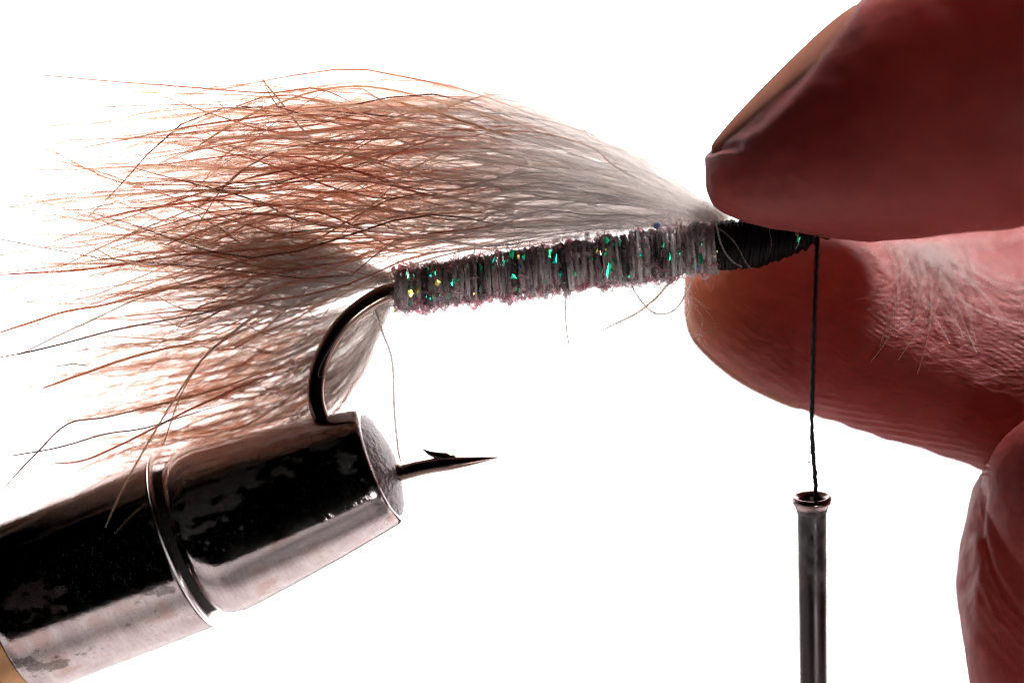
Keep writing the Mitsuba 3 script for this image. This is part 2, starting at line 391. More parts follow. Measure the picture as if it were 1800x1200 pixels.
# iridescent flecks that catch the light
GR, YE, BL, PK, TQ, PG = lin('2fd59a'), lin('e6d874'), lin('5b86ff'), lin('e08aa0'), lin('18c9b0'), lin('b9ead0')
flecks = [(752, 475, GR, 7), (757, 484, TQ, 5), (718, 490, GR, 8), (733, 509, YE, 8), (721, 516, YE, 7), (770, 496, YE, 10), (695, 545, YE, 8), (845, 472, GR, 10), (868, 458, TQ, 12), (900, 450, GR, 11), (920, 452, GR, 8), (967, 446, GR, 8),
          (976, 456, TQ, 9), (958, 500, PG, 12), (902, 488, GR, 8), (795, 494, GR, 8), (822, 468, PG, 9), (832, 441, PG, 10), (1065, 423, GR, 9), (1076, 432, GR, 6), (1065, 440, YE, 6), (1051, 441, YE, 6), (1064, 447, GR, 5),
          (1070, 477, GR, 14), (1090, 488, PG, 8), (1012, 482, GR, 7), (1154, 399, BL, 9), (1149, 397, TQ, 6), (1197, 399, YE, 7), (1197, 405, YE, 6), (1198, 389, YE, 4), (1177, 451, GR, 8), (1232, 455, GR, 10), (1230, 465, PG, 8),
          (1262, 476, PG, 7), (1137, 474, PG, 6), (1350, 425, TQ, 5), (1403, 420, GR, 6), (1402, 414, YE, 5), (790, 520, PG, 9), (763, 523, PG, 9), (844, 510, PG, 9), (705, 472, PK, 12), (722, 466, PK, 12), (692, 474, PK, 9), (975, 493, PK, 8), (1030, 500, PK, 9), (1110, 407, PG, 4), (1126, 449, TQ, 6)]
for _ in range(42):
    a = rng.uniform(0, 1)
    q = BA + a * blen * bdir + bnor * rng.uniform(-.95, .9) * 38
    flecks.append((q[0], q[1], [GR, TQ, PG, YE, PK, BL, GR, PG][rng.integers(0, 8)], rng.uniform(3.5, 6.5)))
for (fx, fy, c, sz) in flecks:
    q = np.array([fx, fy]) - BA
    s0, h = float(q @ bdir) / blen, float(q @ bnor)
    R = float(body_r(min(max(s0, 0), 1))) + 7
    if s0 > 1.02:
        R = 33
    dpt = -math.sqrt(max(R * R - h * h, 0)) * S - .00008
    k = int(rng.integers(3, 6))
    a = np.sort(rng.uniform(0, 2 * np.pi, k)) * .45 + np.arange(k) * 2 * np.pi / k * .6
    rr = sz * rng.uniform(.55, 1.0, k)
    px, py = fx + rr * np.cos(a) * .65, fy + rr * np.sin(a)
    half = np.array([.17, -.90, -.37]) + rng.normal(0, .13, 3)        # lies so that it flashes a lamp back, as the ones one notices do
    half /= np.linalg.norm(half)
    e1 = np.cross(half, [0, 0, 1.0]); e1 /= np.linalg.norm(e1)
    e2 = np.cross(half, e1)
    sz *= 1.3
    rr = sz * rng.uniform(.45, 1.0, k) * S
    top = W(fx, fy, dpt) + (rr * np.cos(a) * rng.uniform(.35, .75))[:, None] * e1 + (rr * np.sin(a))[:, None] * e2
    m = trimesh.convex.convex_hull(np.vstack([top, top - half * 1.2 * S, top.mean(0) + half * .25 * S]))
    put('fishing_fly__body__fleck', m, 'fleck_material' if (c is not PK and c is not PG) else 'tinsel_material', smooth=False, color=np.tile(np.clip(c * rng.uniform(.8, 1.2), 0, 1), (len(m.vertices), 1)))

# thread head: turns of black thread laid side by side
labels['fishing_fly__thread_head'] = {'label': 'tapered head of wound black thread'}
HA, HB = np.array([1258., 432.]), np.array([1428., 414.])
for i in range(34):
    s = (i + .5) / 34 + rng.normal(0, .006)
    R = np.interp(s, [0, .1, .45, .8, 1], [38, 41, 39, 24, 14]) + rng.normal(0, .6)
    c = HA + (HB - HA) * s + np.array([0, 4 * math.sin(s * 3)])
    a = np.linspace(0, 2 * np.pi, 40)
    sl = rng.normal(1.5, 4.0)
    ring = W(c[0] + sl * np.cos(a) + 1.2 * np.sin(2 * a + i), c[1] - R * np.cos(a), R * np.sin(a) * S)
    v, f = tubes(ring[None], np.full((1, 40), 4.2 * S), 8)
    put('fishing_fly__thread_head__thread_turn', (v, f), 'black_thread_material', smooth=True)
ss = np.linspace(0, 1, 30)
c = HA + (HB - HA) * ss[:, None] + np.stack([0 * ss, 4 * np.sin(ss * 3)], -1)
v, f = tubes(W(c[:, 0], c[:, 1], 0)[None], (np.interp(ss, [0, .1, .45, .8, 1], [39, 42, 40, 25, 13]) * S)[None], 28, caps=True)
put('fishing_fly__thread_head__core', (v, f), 'black_thread_material', smooth=True)


# ---------------------------------------------------------------- hair
def bundle(key, n, root, rj, mids, tip_lo, tip_hi, width, colors, depth, wob=10, K=14, cut=(1, 1), label=None, power=1.0, fan=None, tipjit=40, sides=3, split=0):
    """n hairs from around root, through control points that interpolate between a low and a high edge curve of the bunch."""
    fr = rng.random(n) if fan is None else fan(n)
    z = rng.normal(0, 1, n)
    z = np.where(z < 0, z * .35, z)
    P = [np.stack([root[0] + rng.normal(0, rj[0], n), root[1] + rng.normal(0, rj[1], n), depth[0] * z + (depth[3] if len(depth) > 3 else 0)], -1)]
    for k, (lo, hi) in enumerate(mids):
        lo, hi = np.array(lo, float), np.array(hi, float)
        p = lo + (hi - lo) * fr[:, None]
        q = (k + 1) / (len(mids) + 1)
        j = rng.normal(0, 1, (n, 2)) * tipjit * q**1.6 * .6
        P.append(np.concatenate([p + j, (depth[0] * (1 - q) + depth[1] * q) * z[:, None] + depth[2] * q + (depth[3] if len(depth) > 3 else 0) * (1 - q)], 1))
    u = rng.random(n) ** power
    tl = np.array(tip_lo[0], float) + (np.array(tip_hi[0], float) - np.array(tip_lo[0], float)) * fr[:, None]
    ts = np.array(tip_lo[1], float) + (np.array(tip_hi[1], float) - np.array(tip_lo[1], float)) * fr[:, None]
    tip = tl + (ts - tl) * u[:, None] + rng.normal(0, tipjit, (n, 2)) * [1, .75]
    P.append(np.concatenate([tip, (depth[1] * z)[:, None] + depth[2] + rng.normal(0, depth[1] * .4, n)[:, None]], 1))
    c = spline(np.stack(P, 1), 40)
    end = rng.uniform(cut[0], cut[1], n)
    i = np.linspace(0, 1, K)[None] * end[:, None] * 39
    i0 = np.minimum(i.astype(int), 38)
    fr_ = (i - i0)[..., None]
    ar = np.arange(n)[:, None]
    c = c[ar, i0] * (1 - fr_) + c[ar, i0 + 1] * fr_
    t = np.linspace(0, 1, K)
    c[..., :2] += (rng.normal(0, 1, (n, 1, 2)) * [5, tipjit * .35]) * (t**2)[None, :, None]
    for w_, fq in ((1.0, 1.0), (.45, 2.3), (.2, 5.0)):
        amp = rng.normal(0, wob * w_, (n, 1))
        c[..., 1] += amp * np.sin(t * fq * np.pi * 2 * rng.uniform(.5, 1.3, (n, 1)) + rng.uniform(0, 6, (n, 1))) * t
    pts = W(c[..., 0], c[..., 1], c[..., 2] * S)
    w = rng.uniform(width[0], width[1], n)[:, None]
    rad = .5 * w * S * np.interp(t, [0, .2, .5, .85, 1], [.18, .32, 1, .95, .5])
    col = colors(c[..., 0], c[..., 1], n, np.broadcast_to(t, (n, K)), rng)
    if split:
        order = np.argsort(-w[:, 0] + 0.004 * np.abs(c[..., 2]).mean(1))
        for o in order[:split]:
            v, f = tubes(pts[o:o + 1], rad[o:o + 1], 5)
            put(key + '__guard_hair', (v, f), 'hair_material', smooth=True, color=vcol(col[o:o + 1], 5))
        keep = np.sort(order[split:])
        pts, rad, col = pts[keep], rad[keep], col[keep]
    spin = rng.uniform(-1.0, 1.0, (len(pts), 1)) + .8 * t[None] * rng.normal(0, 1, (len(pts), 1))
    v, f = tubes(pts, rad * 1.15, 1, spin=spin)
    return v, f, vcol(col, 1)


WHITE, GREY, TAN, BROWN, RUST, DARK = lin('f7f3f1'), lin('cfc6c4'), lin('dcc0a8'), lin('d0a38c'), lin('be7a62'), lin('74493d')


def ramp(edge0, edge1, brown=(.45, .35, .12, .08), whitefrac=0.0, pale=0.0):
    def fn(X, Y, n, t, rng):
        k = rng.choice(4, n, p=brown)
        tip = np.array([BROWN, TAN, RUST, DARK])[k] * rng.uniform(.8, 1.2, (n, 1))
        tip = tip * (1 - pale) + WHITE * pale
        root = (WHITE * rng.uniform(.86, 1.0, (n, 1)))
        sh = rng.normal(0, 95, n)[:, None]
        m = np.clip((edge0 - X + sh) / (edge0 - edge1), 0, 1)
        m = m * m * (3 - 2 * m)
        m = m * (rng.random(n) > whitefrac)[:, None]
        return root[:, None] * (1 - m[..., None]) + tip[:, None] * m[..., None]
    return fn


def add(key, args, kind=None, label=None):
    v, f, c = args
    put(key, (v, f), 'hair_material', smooth=True, color=c, kind=kind, label=label)


labels['fishing_fly__wing'] = {'label': 'hair wing swept back over the body, white at the root and rusty brown at the tips'}
WING_MID = [((1120, 402), (1120, 268)), ((930, 424), (930, 178)), ((740, 446), (740, 148)), ((500, 450), (480, 165))]
RW = (1268, 388)
add('fishing_fly__wing__underfur', bundle('', 300, RW, (16, 12), WING_MID[:3], ((620, 430), (820, 415)), ((560, 200), (900, 150)), (.5, 1.3), lambda X, Y, n, t, r: np.repeat((WHITE * r.uniform(.85, 1.0, (n, 1)))[:, None], X.shape[1], 1),
    (40, 150, 90, 44), wob=14, K=12, cut=(.5, 1), tipjit=38), kind='stuff')
add('fishing_fly__wing__far_fur', bundle('', 220, RW, (16, 10), [((1130, 412), (1130, 262)), ((960, 440), (960, 160))], ((600, 465), (800, 440)), ((560, 110), (860, 120)), (.6, 1.5), lambda X, Y, n, t, r: np.repeat((WHITE * r.uniform(.9, 1.0, (n, 1)))[:, None], X.shape[1], 1),
    (30, 160, 420, 44), wob=16, K=12, cut=(.4, 1), tipjit=34), kind='stuff')
add('fishing_fly__wing__far_brown_hair', bundle('', 190, RW, (16, 10), WING_MID, ((-260, 500), (360, 430)), ((-160, 200), (400, 130)), (1.6, 3.8), ramp(900, 700, (.45, .35, .15, .05), pale=.15), (30, 160, 420, 44), wob=24, K=18, cut=(.6, 1), tipjit=80), kind='stuff')
add('fishing_fly__wing__white_hair', bundle('fishing_fly__wing', 110, (1268, 384), (14, 11), WING_MID[:3], ((560, 430), (860, 420)), ((520, 190), (900, 160)), (1.2, 2.8), lambda X, Y, n, t, r: np.repeat((WHITE * r.uniform(.55, 1.0, (n, 1)))[:, None], X.shape[1], 1),
    (30, 30, -20, -4), wob=14, K=16, cut=(.5, 1), tipjit=40, split=50), kind='stuff')
add('fishing_fly__wing__brown_hair', bundle('fishing_fly__wing', 240, RW, (16, 11), WING_MID, ((-40, 480), (500, 430)), ((60, 210), (540, 150)), (1.1, 3.0), ramp(960, 620, (.45, .36, .14, .05)), (30, 190, 40, 44), wob=18, K=16, cut=(.75, 1), tipjit=62, split=45), kind='stuff')
add('fishing_fly__wing__long_hair', bundle('fishing_fly__wing', 260, RW, (16, 11), WING_MID, ((-280, 540), (330, 440)), ((-160, 290), (380, 150)), (1.3, 3.6), ramp(930, 620, (.4, .36, .14, .10)), (30, 200, 0, 44), wob=26, K=20, tipjit=85, split=55), kind='stuff')

labels['fishing_fly__tail'] = {'label': 'tail bunch of brown tipped hair spreading left from the rear of the body'}
RT = (690, 491)
TAIL_MID = [((600, 522), (600, 438)), ((480, 552), (480, 400)), ((330, 590), (330, 390))]
add('fishing_fly__tail__underfur', bundle('', 130, RT, (5, 7), TAIL_MID[:2], ((380, 520), (480, 515)), ((330, 400), (480, 420)), (.5, 1.2), lambda X, Y, n, t, r: np.repeat((WHITE * r.uniform(.85, 1.0, (n, 1)))[:, None], X.shape[1], 1), (8, 80, 70, 24), wob=7, K=10, cut=(.6, 1), tipjit=26), kind='stuff')
add('fishing_fly__tail__far_hair', bundle('', 190, RT, (5, 7), TAIL_MID, ((-220, 840), (250, 690)), ((-220, 400), (230, 440)), (1.3, 3.2), ramp(420, 200, (.4, .4, .12, .08), pale=.45), (8, 160, 260, 30), wob=22, K=16, cut=(.6, 1), tipjit=60), kind='stuff')
add('fishing_fly__tail__long_hair', bundle('fishing_fly__tail', 150, RT, (5, 7), TAIL_MID, ((-260, 790), (150, 690)), ((-260, 270), (150, 330)), (1.4, 3.4), ramp(430, 200, (.35, .4, .1, .15), pale=.2), (8, 140, 60, 26), wob=22, K=18, cut=(.7, 1), tipjit=60, split=30), kind='stuff')
add('fishing_fly__tail__brown_hair', bundle('fishing_fly__tail', 170, RT, (5, 7), TAIL_MID, ((-60, 660), (260, 560)), ((-40, 360), (260, 400)), (1.3, 3.5), ramp(520, 400, (.5, .3, .12, .08)), (8, 150, 50, 22), wob=18, K=16, cut=(.6, 1), tipjit=52, split=45), kind='stuff')

labels['fishing_fly__under_hair'] = {'label': 'pale lower bunch of hair fanning down behind the hook bend'}
RU = (688, 524)
UND_MID = [((640, 655), (590, 545)), ((565, 740), (470, 575)), ((430, 810), (320, 610))]
add('fishing_fly__under_hair__underfur', bundle('', 300, RU, (9, 9), UND_MID[:2], ((500, 760), (600, 690)), ((330, 640), (480, 600)), (.5, 1.2), lambda X, Y, n, t, r: np.repeat((WHITE * r.uniform(.85, 1.0, (n, 1)))[:, None], X.shape[1], 1), (8, 50, 100, 34), wob=7, K=10, cut=(.5, 1), tipjit=24), kind='stuff')
add('fishing_fly__under_hair__brown_hair', bundle('fishing_fly__under_hair', 430, RU, (9, 9), UND_MID, ((-220, 960), (200, 820)), ((-220, 650), (170, 650)), (1.3, 3.4), ramp(560, 360, (.45, .35, .15, .05)), (8, 90, 110, 34), wob=14, K=16, cut=(.7, 1), tipjit=46, split=30), kind='stuff')

# single hairs that can be followed by eye in the photograph: points, width, colour at root and tip, depth
LONE = [
    ([(640, 190), (560, 155), (480, 165), (400, 160), (260, 147), (120, 135), (-20, 128)], 4.2, BROWN, BROWN, -.5),
    ([(880, 215), (700, 160), (580, 154), (470, 190), (400, 225), (345, 258)], 4.6, TAN, TAN, -1),
    ([(548, 245), (505, 195), (460, 137)], 5.5, GREY, TAN, -2),
    ([(408, 214), (393, 190), (380, 175)], 3.2, TAN, BROWN, -1.5),
    ([(590, 152), (500, 90), (436, 20), (420, 0)], 1.8, WHITE, GREY, .5),
    ([(788, 180), (790, 120), (788, 80)], 1.7, GREY, GREY, 0),
    ([(189, 166), (136, 152)], 2.0, GREY, DARK, 0),
    ([(330, 258), (295, 225), (258, 204)], 2.2, TAN, GREY, 0),
    ([(650, 410), (560, 372), (420, 355), (300, 360), (160, 386)], 5.2, BROWN, RUST, -2),
    ([(480, 370), (400, 390), (290, 430)], 6.0, BROWN, RUST, -2.5),
    ([(600, 400), (530, 390), (460, 356), (420, 345), (230, 293)], 4.0, DARK, DARK, -1),
    ([(480, 340), (340, 320), (230, 320), (170, 300), (38, 268)], 4.2, TAN, TAN, 1),
    ([(430, 330), (220, 320), (120, 280), (55, 252)], 4.2, TAN, TAN, 1),
    ([(560, 430), (420, 440), (300, 450), (180, 470), (-10, 484)], 6.0, BROWN, RUST, -2),
    ([(520, 430), (300, 420), (160, 430), (75, 432)], 3.5, BROWN, DARK, 0),
    ([(420, 480), (330, 500), (200, 530), (90, 555), (-10, 590)], 6.2, TAN, BROWN, -3),
    ([(430, 470), (280, 515), (140, 570), (-10, 645)], 4.5, TAN, GREY, -1),
    ([(470, 530), (380, 545), (200, 580), (100, 608), (-5, 628)], 4.6, GREY, DARK, -2.5),
    ([(350, 600), (260, 620), (150, 655), (75, 682)], 7.0, TAN, BROWN, -3),
    ([(480, 530), (400, 590), (340, 650), (260, 780), (215, 860), (185, 925)], 5.5, GREY, TAN, -6.5),
    ([(470, 540), (390, 600), (330, 670), (290, 770), (283, 780)], 4.0, TAN, BROWN, -5.5),
    ([(470, 660), (380, 700), (280, 745), (160, 805), (85, 818)], 6.0, BROWN, BROWN, -1),
    ([(500, 640), (360, 690), (200, 730), (120, 745), (60, 800), (5, 860)], 4.5, TAN, DARK, -2),
    ([(420, 700), (280, 745), (180, 765), (60, 795), (0, 800)], 4.0, GREY, DARK, -1),
    ([(160, 641), (90, 641)], 4.0, GREY, GREY, 0),
    ([(430, 505), (520, 520), (560, 560), (600, 520), (690, 470)], 1.5, GREY, DARK, -2),
    ([(660, 545), (675, 590), (690, 640), (693, 720), (700, 790), (705, 815)], 4.4, GREY, GREY, -3),
    ([(690, 560), (703, 600), (715, 650), (735, 690), (754, 735)], 2.2, GREY, GREY, .5),
    ([(1200, 470), (1170, 505), (1130, 543), (1055, 583)], 4.6, TAN, GREY, -1.5),
    ([(996, 505), (994, 540), (996, 580), (1003, 622)], 3.0, GREY, GREY, -1),
    ([(1105, 490), (1125, 528), (1160, 552), (1195, 535), (1215, 495)], 3.2, GREY, GREY, -1),
    ([(970, 500), (972, 516), (968, 527)], 2.6, DARK, DARK, -1),
    ([(900, 545), (1000, 543), (1060, 540), (1130, 560), (1200, 570)], 2.0, WHITE, GREY, 0),
    ([(1060, 505), (1064, 518), (1085, 516), (1088, 505)], 1.8, GREY, GREY, -1),
    ([(1170, 490), (1180, 540), (1170, 610), (1150, 640)], 1.3, WHITE, GREY, 0),
    ([(1195, 500), (1180, 560), (1160, 620)], 1.3, WHITE, GREY, 0),
    ([(1140, 490), (1150, 540), (1140, 600), (1125, 650)], 1.3, WHITE, GREY, 1),
    ([(780, 560), (860, 585), (960, 560), (1020, 530)], 2.4, WHITE, WHITE, 8),
    ([(705, 850), (730, 880), (750, 893)], 1.4, GREY, GREY, 0),
    ([(720, 860), (735, 875), (752, 886)], 1.4, GREY, GREY, 0),
    ([(1100, 268), (1060, 250), (1000, 225), (880, 195), (700, 160)], 2.6, GREY, TAN, -1.5),
    ([(1170, 340), (1080, 290), (1040, 262), (940, 232), (820, 228)], 3.0, GREY, TAN, -1.5),
    ([(895, 240), (840, 222), (760, 195), (690, 178)], 6.5, TAN, TAN, -2),
    ([(1225, 318), (1180, 300), (1150, 270), (1140, 240)], 1.8, WHITE, GREY, 1),
    ([(884, 230), (886, 205), (884, 180)], 1.8, GREY, GREY, -1),
    ([(420, 340), (400, 295), (405, 240)], 1.8, TAN, GREY, -1),
    ([(160, 400), (220, 440), (330, 470), (370, 485)], 2.0, GREY, GREY, 1),
    ([(620, 640), (560, 660), (590, 600), (640, 560)], 1.4, GREY, GREY, -1.5),
    ([(380, 1060), (420, 1100), (400, 1108)], 1.5, GREY, GREY, -3),
    ([(1258, 392), (1268, 430), (1284, 456), (1304, 470)], 3.4, WHITE, GREY, -4.6),
    ([(1262, 400), (1290, 425), (1312, 462), (1322, 474)], 2.2, GREY, GREY, -4.8),
    ([(1352, 404), (1356, 430), (1350, 452)], 2.0, GREY, DARK, -4.4),
    ([(1396, 404), (1404, 424), (1398, 440)], 2.4, GREY, GREY, -3.6),
]
labels['fishing_fly__stray_hair'] = {'label': 'single loose hairs standing out from the bunches'}
del labels['fishing_fly__stray_hair']
for (pp, w, c0, c1, d) in LONE:
    p = np.array(pp, float)
    K = 26
    q = spline(p[None], K)[0]
    t = np.linspace(0, 1, K)
    dd = (d * 12 + 10 * np.sin(t * 4 + w * 7)) * S
    q[:, 1] += rng.normal(0, 1.6) * np.sin(t * 9 + w) + rng.normal(0, .8) * np.sin(t * 21 + w)
    rad = .5 * w * S * np.interp(t, [0, .2, .85, 1], [.7, 1, .95, .5])
    v, f = tubes(W(q[:, 0], q[:, 1], dd)[None], (.68 if p[:, 0].max() < 660 else .9) * rad[None], 6, caps=True)
    col = c0 + (c1 - c0) * t[:, None]
    put('fishing_fly__stray_hair', (v, f), 'hair_material', smooth=True, color=vcol(col[None], 6))

# wisps hanging under the body, in front of and behind it
n, K = 150, 16
sx = np.concatenate([rng.uniform(900, 1210, 90), rng.normal(1165, 22, 60)])
sy = 432 + (1262 - sx) * .1345 + rng.uniform(20, 46, n)
p1 = np.stack([sx + rng.normal(-5, 22, n), sy + rng.uniform(10, 60, n)], -1)
p2 = p1 + np.stack([rng.normal(-12, 35, n), rng.uniform(-5, 70, n)], -1)
p3 = p2 + np.stack([rng.normal(-10, 30, n), rng.uniform(-30, 40, n)], -1)
c = spline(np.stack([np.stack([sx, sy], -1), p1, p2, p3], 1), K)
dz = (rng.normal(10, 45, n)[:, None] + rng.normal(0, 20, n)[:, None] * np.linspace(0, 1, K)) * S
v, f = tubes(W(c[..., 0], c[..., 1], dz), (rng.uniform(.22, .5, n)[:, None] * S + np.zeros(K)), 3)
put('fishing_fly__wisp', (v, f), 'hair_material', smooth=True, kind='stuff', color=vcol(np.repeat((WHITE * rng.uniform(.6, 1, (n, 1)))[:, None], K, 1), 3))


# ---------------------------------------------------------------- the hand
def loft(stations, ns=150, na=140, ex=2.08):
    """Closed surface through stations (ax, ay, bx, by, depth centre px, half depth front px, half depth back px): A and B are where the section's edge stands."""
    st = spline(np.array([stations], float), ns)[0]
    # denser at the rounded tip
    A, B = st[:, 0:2], st[:, 2:4]
    c, h = (A + B) / 2, (A - B) / 2
    a = np.linspace(0, 2 * np.pi, na, endpoint=False)
    ca, sa = np.cos(a), np.sin(a)
    ca, sa = np.sign(ca) * np.abs(ca) ** (2 / ex), np.sign(sa) * np.abs(sa) ** (2 / ex)
    px = c[:, None, :] + ca[None, :, None] * h[:, None, :]
    dep = np.where(sa > 0, -sa * st[:, 5:6], -sa * st[:, 6:7]) + st[:, 4:5]
    if st.shape[1] > 7:
        dep = dep + ca[None] * st[:, 7:8]
    v = W(px[..., 0], px[..., 1], dep * S)
    return v


def close_loft(v):
    ns, na, _ = v.shape
    idx = np.arange(ns * na).reshape(ns, na)
    q = np.stack([idx[:-1], np.roll(idx[:-1], -1, 1), np.roll(idx[1:], -1, 1), idx[1:]], -1).reshape(-1, 4)
    f = [q[:, [0, 1, 2]], q[:, [0, 2, 3]]]
    V = np.vstack([v.reshape(-1, 3), v[0].mean(0), v[-1].mean(0)])
    n0, n1 = ns * na, ns * na + 1
    f.append(np.stack([np.full(na, n0), np.roll(idx[0], -1), idx[0]], -1))
    f.append(np.stack([np.full(na, n1), idx[-1], np.roll(idx[-1], -1)], -1))
    m = trimesh.Trimesh(V, np.vstack(f), process=False)
    if m.volume < 0:
        m.invert()
    return m


THUMB = [(1243, 284, 1241, 318, -40, 5, 5), (1241, 272, 1243, 340, -40, 40, 40), (1256, 254, 1262, 368, -40, 85, 80), (1290, 214, 1330, 396, -45, 140, 120), (1335, 166, 1410, 409, -50, 185, 185), (1395, 106, 1500, 421, -60, 215, 225), (1457, 48, 1600, 420, -75, 230, 225),
         (1522, -4, 1700, 410, -110, 225, 150), (1600, -62, 1800, 397, -140, 225, 140), (1720, -145, 1950, 355, -150, 230, 150), (1900, -240, 2150, 270, -110, 240, 190), (2120, -330, 2380, 250, -20, 270, 250)]
INDEX_SHEAR = [0, 5, 10, 20, 30, 45, 70, 110, 150, 170, 160, 150]
INDEX = [(1206, 505, 1204, 530, 150, 5, 5), (1203, 488, 1204, 556, 150, 45, 45), (1222, 458, 1222, 604, 148, 90, 85), (1262, 436, 1288, 664, 145, 128, 120), (1320, 420, 1372, 708, 145, 148, 145), (1400, 402, 1462, 741, 152, 160, 160), (1490, 386, 1556, 774, 170, 170, 168),
         (1590, 360, 1650, 801, 225, 210, 172), (1700, 345, 1745, 832, 275, 245, 180), (1850, 325, 1880, 880, 310, 275, 190), (2050, 320, 2060, 930, 320, 285, 200), (2300, 300, 2300, 980, 300, 280, 210)]
INDEX = [(*a, b) for a, b in zip(INDEX, INDEX_SHEAR)]
MIDDLE = [(1722, 868, 1724, 900, -20, 5, 5), (1724, 850, 1729, 930, -25, 50, 50), (1737, 812, 1748, 990, -35, 95, 95), (1768, 768, 1790, 1058, -45, 135, 130), (1815, 728, 1850, 1120, -50, 170, 160), (1900, 690, 1950, 1185, -45, 195, 185), (2050, 650, 2100, 1230, -10, 210, 200), (2300, 600, 2320, 1240, 50, 220, 220)]
RING = [(1683, 980, 1681, 1010, 40, 5, 5), (1684, 955, 1682, 1050, 40, 60, 60), (1695, 905, 1692, 1120, 35, 110, 110), (1717, 845, 1716, 1235, 30, 160, 150), (1760, 790, 1770, 1340, 30, 200, 190), (1850, 745, 1880, 1420, 40, 225, 220), (2020, 720, 2060, 1470, 60, 240, 240), (2300, 700, 2300, 1480, 90, 240, 250)]


def redistribute(v, ns):
    """Stations spread evenly over the arc, more of them at the tip."""
    c = v.mean(1)
    return v


def ball(c, r):
    m = trimesh.creation.icosphere(2, r)
    m.apply_translation(c)
    return m


def manif(m):
    return m3.Manifold(m3.Mesh(np.asarray(m.vertices, np.float32), np.asarray(m.faces, np.uint32)))


digits = [close_loft(loft(s, ns=130, na=120)) for s in (THUMB, INDEX, MIDDLE, RING)]
palm_pts = [ball(W(2350, -60, -20 * S), .012), ball(W(2400, 640, 100 * S), .012), ball(W(2380, 1000, 100 * S), .013), ball(W(2900, 300, 150 * S), .014), ball(W(2900, 1100, 150 * S), .014), ball(W(3300, 700, 150 * S), .016)]
palm = manif(trimesh.convex.convex_hull(np.vstack([p.vertices for p in palm_pts])))
hand = palm
for d in digits:
    hand = hand + manif(d)
hm = hand.refine_to_length(.00055).to_mesh()
hm = trimesh.Trimesh(hm.vert_properties[:, :3], hm.tri_verts, process=False)
hm.merge_vertices()


def to_px(v):
    k = S * (L + v[:, 1]) / L
    return np.stack([v[:, 0] / k + 900, 600 - v[:, 2] / k], -1)


def seg_dist(p, line):
    best = np.full(len(p), 1e9)
    for a, b in zip(line[:-1], line[1:]):
        a, b = np.array(a, float), np.array(b, float)
        t = np.clip(((p - a) @ (b - a)) / ((b - a) @ (b - a)), 0, 1)
        best = np.minimum(best, np.linalg.norm(p - (a + t[:, None] * (b - a)), axis=1))
    return best


def displace(m):
    v, nrm = np.array(m.vertices), np.array(m.vertex_normals)
    px = to_px(v)
    front = np.clip(-nrm[:, 1] * 2 + .6, 0, 1)
    d = np.zeros(len(v))
    fold = [(1262, 262), (1300, 258), (1350, 226), (1392, 188), (1430, 140), (1470, 82), (1500, 38), (1530, -10)]
    calm = 1 - .8 * np.exp(-(seg_dist(px, [(a - 25, b - 20) for a, b in fold]) / 60) ** 2)
    d += (meshkit.fbm(v * 260, 3, 1) - .5) * 10 * calm                # gentle unevenness
    d += (meshkit.fbm(v * 900, 3, 5) - .5) * 3 * calm
    # wall of skin beside the thumbnail
    g = seg_dist(px, fold)
    d += front * 5.5 * np.exp(-(g / 22) ** 2)
    g2 = seg_dist(px, [(a - 13, b - 11) for a, b in fold])
    d -= front * 4 * np.exp(-(g2 / 12) ** 2)
    # notch under the nail's free edge
    d -= 9 * np.exp(-(seg_dist(px, [(1236, 268), (1262, 262), (1300, 258)]) / 7) ** 2) * front
    # creases between the two lower fingers
    for k, (off, amp, wd) in enumerate([(0, 16, 7), (16, 9, 6), (30, 8, 7), (47, 6, 7), (62, 5, 8), (80, 4, 9)]):
        line = [(1728 - off * .55, 860 + off * .1), (1716 - off * .45 + 2, 930 + off * .2), (1738 - off * .6, 1000 + off * .5), (1778 - off * .75, 1064 + off * .55), (1840 - off * .7, 1128 + off * .7)]
        d -= front * amp * np.exp(-(seg_dist(px, line) / wd) ** 2) * np.clip((px[:, 1] - 850) / 60, 0, 1) * (.5 + meshkit.noise(v * 700, 9 + k))
    # shallow wrinkles along the lower edge of the index finger
    lowband = np.exp(-((px[:, 1] - (690 + (px[:, 0] - 1340) * .32)) / 42) ** 2) * (px[:, 0] > 1380) * (px[:, 0] < 1740) * (px[:, 1] < 840)
    d += lowband * 1.3 * np.sin((px[:, 1] - px[:, 0] * .16) * .55 + 3 * meshkit.noise(v * 500, 3))
    m.vertices = v + nrm * (d * S)[:, None]
    return m


hm = displace(hm)
labels['hand'] = {'label': 'hand in shadow pinching the head of the fly between thumb above and forefinger below', 'category': 'hand'}
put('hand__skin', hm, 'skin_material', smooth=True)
scene['hand__skin']['interior'] = {'type': 'ref', 'id': 'flesh'}


